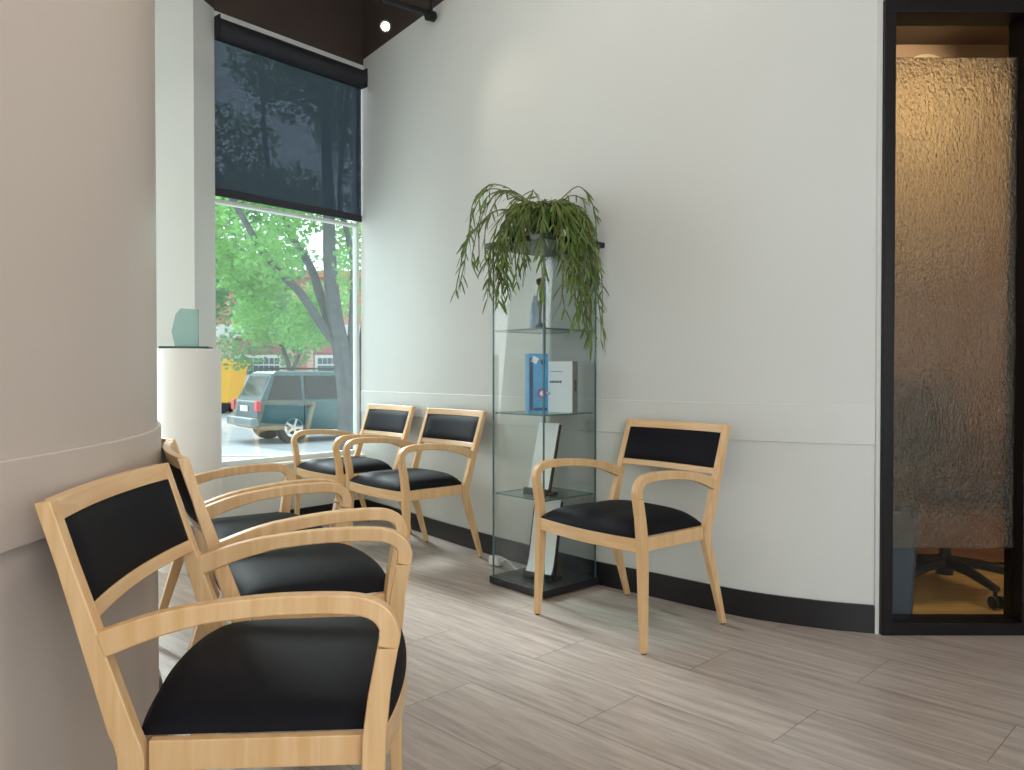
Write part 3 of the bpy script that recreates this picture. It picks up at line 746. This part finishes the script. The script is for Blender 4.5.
for x in (.80, 3.55):
    for y, sg in ((.13, -1), (Wd-.13, 1)):
        w = MB().disc((x, y, .36), (0, sg, 0), [(.22, -.11), (.34, -.11), (.36, -.08), (.36, .09), (.33, .12), (.22, .12)], 28).build('wheel', M['tyre'], car)
        m_ = MB().disc((x, y, .36), (0, sg, 0), [(.05, .10), (.21, .13), (.22, .135), (.215, .12), (.10, .11)], 28)
        for k in range(5):
            a_ = 2*pi*k/5; m_.box((x+.11*cos(a_), y+sg*.13, .36+.11*sin(a_)), (.20, .02, .05), ry=-a_)
        m_.build('rim', M['rim'], w)
for y in (-.004,):
    for x in (1.06, 1.96): MB().box((x, y, .68), (.012, .01, .56)).build('door_seam', M['blackplastic'], car)
for x in (1.20, 2.10): MB().box((x, -.012, .86), (.16, .03, .03)).build('door_handle', M['blackplastic'], car)

# yellow container
yb = thing('rolling_container', 'yellow steel container on dark wheels standing behind the SUV', 'container', (-12.42, 32, GZ))
MB().loft([[(-1.15, -.7, .45), (1.02, -.7, .45), (1.02, .9, .45), (-1.15, .9, .45)], [(-1.35, -.85, 1.95), (1.25, -.85, 1.95), (1.25, 1.05, 1.95), (-1.35, 1.05, 1.95)]]).build('body', M['yellow'], yb)
MB().box((-.05, .1, 2.06), (2.8, 2.1, .22)).build('lid', M['yellow'], yb, bevel=.04)
MB().disc((.05, -.80, 1.25), (0, -1, .1), [(.20, -.03), (.20, .02)], 24).build('emblem', M['whitewall'], yb)
MB().box((-.05, .1, .36), (2.0, 1.5, .2)).build('chassis', M['blackplastic'], yb)
for x in (-.75, .70):
    for y in (-.55, .75): MB().disc((x, y, .30), (0, 1, 0), [(.2, -.14), (.30, -.12), (.30, .12), (.2, .14)], 20).build('wheel', M['tyre'], yb)

# building across the street
bd = thing('brick_building', 'low brick and white shop building across the street', 'building', (0, 36, GZ))
k_ = 36/781.6
bx = lambda px: (px-512)*k_
bz = lambda py: 1.04+(374-py)*k_-GZ
MB().box((-11, 4, 3.0), (34, 7.9, 6.0)).build('brick_wall', M['brick'], bd)
MB().box((-11, -.06, (bz(325)+bz(338))/2), (34, .3, bz(325)-bz(338))).build('white_fascia', M['whitewall'], bd)
for x0, x1 in ((150, 234), (284, 294), (308, 314)):
    MB().box(((bx(x0)+bx(x1))/2, -.05, bz(338)/2), (bx(x1)-bx(x0), .25, bz(338))).build('pier', M['stucco'], bd)
for x0, x1 in ((235, 283), (315, 350), (352, 420)):
    s_ = MB().box(((bx(x0)+bx(x1))/2, 0, (bz(340)+bz(353))/2), (bx(x1)-bx(x0), .16, bz(340)-bz(353))).build('sign_panel', M['signred'], bd)
    if x0 == 235:
        gl = MB()
        for j in range(9): gl.box((bx(247+3.4*j), -.09, bz(346.5)), (.10, .02, .12+.07*((j*5) % 3)))
        gl.build('sign_marks', M['signgrey'], s_)
    fr_ = MB().box(((bx(x0)+bx(x1))/2, 0, bz(355)/2), (bx(x1)-bx(x0), .12, bz(355))).build('shopfront', M['whitewall'], bd)
    n = int((x1-x0)/5.6)
    for j in range(n):
        xx = bx(x0+3+(j+.5)*(x1-x0-6)/n)
        pn = MB(); pn.box((xx, -.07, bz(361)), (.19, .03, .27)); pn.box((xx, -.07, bz(370)), (.21, .03, .40)); pn.build('pane', M['pane'], fr_)
MB().box((-11, 4, 6.15), (34.6, 8.6, .3)).build('roof', plain('terracotta_roof', srgb(176, 120, 96), .9), bd)

# trees
def make_tree(name, label, loc, trunks, blobs, nleaf, size, mat):
    t = thing(name, label, 'tree', loc)
    tb = MB()
    for pth, r0, r1 in trunks:
        P = catmull([Vector(p) for p in pth], 4); n = len(P)
        tb.tube(P, [r0+(r1-r0)*i/(n-1) for i in range(n)], 9)
    tb.build('trunk_and_branches', M['bark'], t)
    lv = MB(); tot = sum(b[3]**2 for b in blobs)
    for (x, y, z, r) in blobs:
        for k in range(int(nleaf*r*r/tot)):
            while True:
                v = Vector((random.uniform(-1, 1), random.uniform(-1, 1), random.uniform(-1, 1)))
                if .1 < v.length < 1: break
            p = Vector((x, y, z))+Vector((v.x*r, v.y*r, v.z*r*.8))
            s_ = size*random.uniform(.6, 1.25)
            a_ = Vector((random.gauss(0, 1), random.gauss(0, 1), random.gauss(0, .6))).normalized(); b_ = a_.cross(Vector((random.gauss(0, 1), random.gauss(0, 1), random.gauss(0, 1)))).normalized()
            c_ = a_.cross(b_); i0 = len(lv.v)
            for q in (a_*-.5, b_*.32+a_*-.1+c_*.06, a_*.5, b_*-.32+a_*-.1+c_*.06): lv.v.append(p+q*s_)
            lv.f.append((i0, i0+1, i0+2, i0+3))
    me = bpy.data.meshes.new('foliage'); me.from_pydata([tuple(v) for v in lv.v], [], lv.f); me.update(); me.materials.append(mat)
    o = bpy.data.objects.new('foliage', me); C.objects.link(o); o.parent = t
    return t
T0 = Vector((-2.62, 12.6, GZ+.10))
def tp(px, py, dy=0): # point at the tree's own distance, from where it stands in the photo
    Y = T0.y+dy; return (((px-512)/781.6*Y)-T0.x, dy, 1.04+(374-py)/781.6*Y-T0.z)
trunks = [([(0, 0, -.02), (-.02, 0, .6), tp(347, 400), tp(341, 350), tp(334, 310), tp(330, 260, .1), tp(329, 200, .2), tp(326, 90, .3), tp(330, -60, .3)], .19, .06),
          ([tp(338, 345), tp(322, 325, -.1), tp(300, 292, -.2), tp(270, 262, -.3), tp(246, 222, -.4), tp(215, 170, -.5), tp(170, 100, -.6)], .085, .03),
          ([tp(336, 340), tp(322, 300, .2), tp(312, 270, .3), tp(298, 245, .4), tp(288, 228, .5), tp(268, 160, .6), tp(262, 60, .7)], .09, .03),
          ([tp(348, 390), tp(352, 330, .1), tp(354, 270, .2), tp(348, 235, .3), tp(340, 190, .3), tp(352, 60, .4)], .075, .03),
          ([(0.02, 0, 0), tp(360, 380, .1), tp(366, 320, .2), tp(372, 240, .3), tp(392, 120, .4)], .12, .04)]
rnd = random.Random(3)
blobs = []
for k in range(46):
    px, py = rnd.uniform(190, 400), rnd.uniform(30, 330)
    if py > 285 and (px > 318 or px < 236): py -= 60
    if px < 250 and py > 300: continue
    if 295 < px < 330 and 215 < py < 265 and rnd.random() < .8: continue
    if py < 130 and px < 262: continue
    x, y, z = tp(px, py, rnd.uniform(-.8, 2.2)); blobs.append((x, y, z, rnd.uniform(.38, .62)))
for k in range(12):
    px, py = rnd.uniform(236, 316), rnd.uniform(262, 338); x, y, z = tp(px, py, rnd.uniform(.2, 2.4)); blobs.append((x, y, z, rnd.uniform(.32, .46)))
for px, py in ((330, 300), (322, 318), (345, 260), (352, 300), (356, 240), (340, 225)):
    x, y, z = tp(px, py, rnd.uniform(.8, 2.4)); blobs.append((x, y, z, rnd.uniform(.35, .5)))
make_tree('street_tree', 'leafy street tree with forked grey trunks right outside the window', T0, trunks, blobs, 16500, .105, M['tleaf'])
T1 = Vector((-7.1, 25, GZ))
blobs2 = [(rnd.uniform(-1.6, 1.6), rnd.uniform(-1.2, 1.2), rnd.uniform(2.2, 4.6), rnd.uniform(.6, .9)) for k in range(12)]
make_tree('small_tree', 'small tree standing behind the SUV in front of the brick building', T1, [([(0, 0, 0), (.02, 0, .9), (0, 0, 1.7), (-.3, 0, 2.6), (-.7, 0, 3.6)], .12, .04), ([(0, 0, 1.55), (.3, 0, 2.2), (.6, 0, 3.2)], .08, .03)], blobs2, 3600, .16, M['tleaf2'])
T2 = Vector((-13, 29, GZ))
blobs3 = [(rnd.uniform(-3.6, 5.2), rnd.uniform(-1.5, 1.5), rnd.uniform(4.2, 8.6), rnd.uniform(.9, 1.5)) for k in range(26)]
make_tree('tall_tree', 'tall tree left of the small tree, its crown rising above the building', T2, [([(0, 0, 0), (.1, 0, 2), (.3, 0, 5), (.8, 0, 9)], .28, .08)], blobs3, 10500, .26, M['tleaf2'])

# ------------------------------------------------------------------ light
W = bpy.data.worlds.new('World'); S.world = W; W.use_nodes = True
bg = W.node_tree.nodes['Background']; bg.inputs[0].default_value = (.86, .94, 1, 1); bg.inputs[1].default_value = 2.9
def area(name, loc, rot, sx, sy, power, col):
    l = bpy.data.lights.new(name, 'AREA'); l.shape = 'RECTANGLE'; l.size = sx; l.size_y = sy; l.energy = power; l.color = col
    o = bpy.data.objects.new(name, l); C.objects.link(o); o.location = loc; o.rotation_euler = rot; return o
def spot(name, loc, target, power, col, ang=60, blend=.6, r=.05):
    l = bpy.data.lights.new(name, 'SPOT'); l.energy = power; l.color = col; l.spot_size = radians(ang); l.spot_blend = blend; l.shadow_soft_size = r
    o = bpy.data.objects.new(name, l); C.objects.link(o); o.location = loc
    o.rotation_euler = (Vector(target)-Vector(loc)).to_track_quat('-Z', 'Y').to_euler(); return o
sun = bpy.data.lights.new('sun', 'SUN'); sun.energy = 6.5; sun.angle = radians(12); sun.color = (.92, .97, 1)
so = bpy.data.objects.new('sun', sun); C.objects.link(so); so.rotation_euler = Vector((.60, -.80, -.62)).to_track_quat('-Z', 'Y').to_euler()
# area lamps added just inside the unseen windows as extra daylight fill
area('back_window_daylight', (1.8, -2.62, 1.5), (radians(90), 0, 0), 3.8, 2.2, 72, (.95, .97, 1))
area('passage_daylight', (-4.2, 4.8, 1.9), Vector((.25, -1, 0)).to_track_quat('-Z', 'Z').to_euler(), 3.2, 2.8, 110, (.95, .98, 1))
# unseen fill lamps added under the waiting room ceiling
area('ceiling_panel', (1.0, .6, 4.2), (0, 0, 0), 1.8, .6, 24, (1, .93, .86))
area('ceiling_panel', (1.8, -1.2, 4.2), (0, 0, 0), 1.8, .6, 24, (1, .93, .86))
area('ceiling_panel', (-.2, 3.0, 4.2), (0, 0, 0), 1.2, .4, 20, (1, .93, .86))
spot('track_spot', (-.74, 4.60, 3.06), (.3, 3.6, 1.9), 8, (1, .84, .66), 75, .8, .03)
spot('wall_washer', (.55, 1.1, 3.9), (-.85, 1.5, 2.1), 62, (1, .78, .62), 70, .9, .08)
# consulting room ceiling lamp, and a spot added to brighten the mottled panel
area('office_ceiling_lamp', (2.95, 3.55, 2.9), (0, 0, 0), .5, .4, 24, (1, .83, .58))
spot('office_picture_spot', (2.45, 3.75, 2.98), (2.30, 4.7, 2.75), 95, (1, .88, .66), 58, .8, .03)

# ------------------------------------------------------------------ camera
cam = bpy.data.cameras.new('camera'); co = bpy.data.objects.new('camera', cam); C.objects.link(co)
cam.sensor_width = 36; cam.lens = 36*781.6/1024; cam.clip_start = .05; cam.clip_end = 300
co.location = (0, 0, 1.0387); co.rotation_euler = (radians(90)-.0140, 0, 0)
S.camera = co
S.view_settings.view_transform = 'Standard'; S.view_settings.look = 'None'; S.view_settings.gamma = 1; S.view_settings.exposure = .12
S.view_settings.use_curve_mapping = False
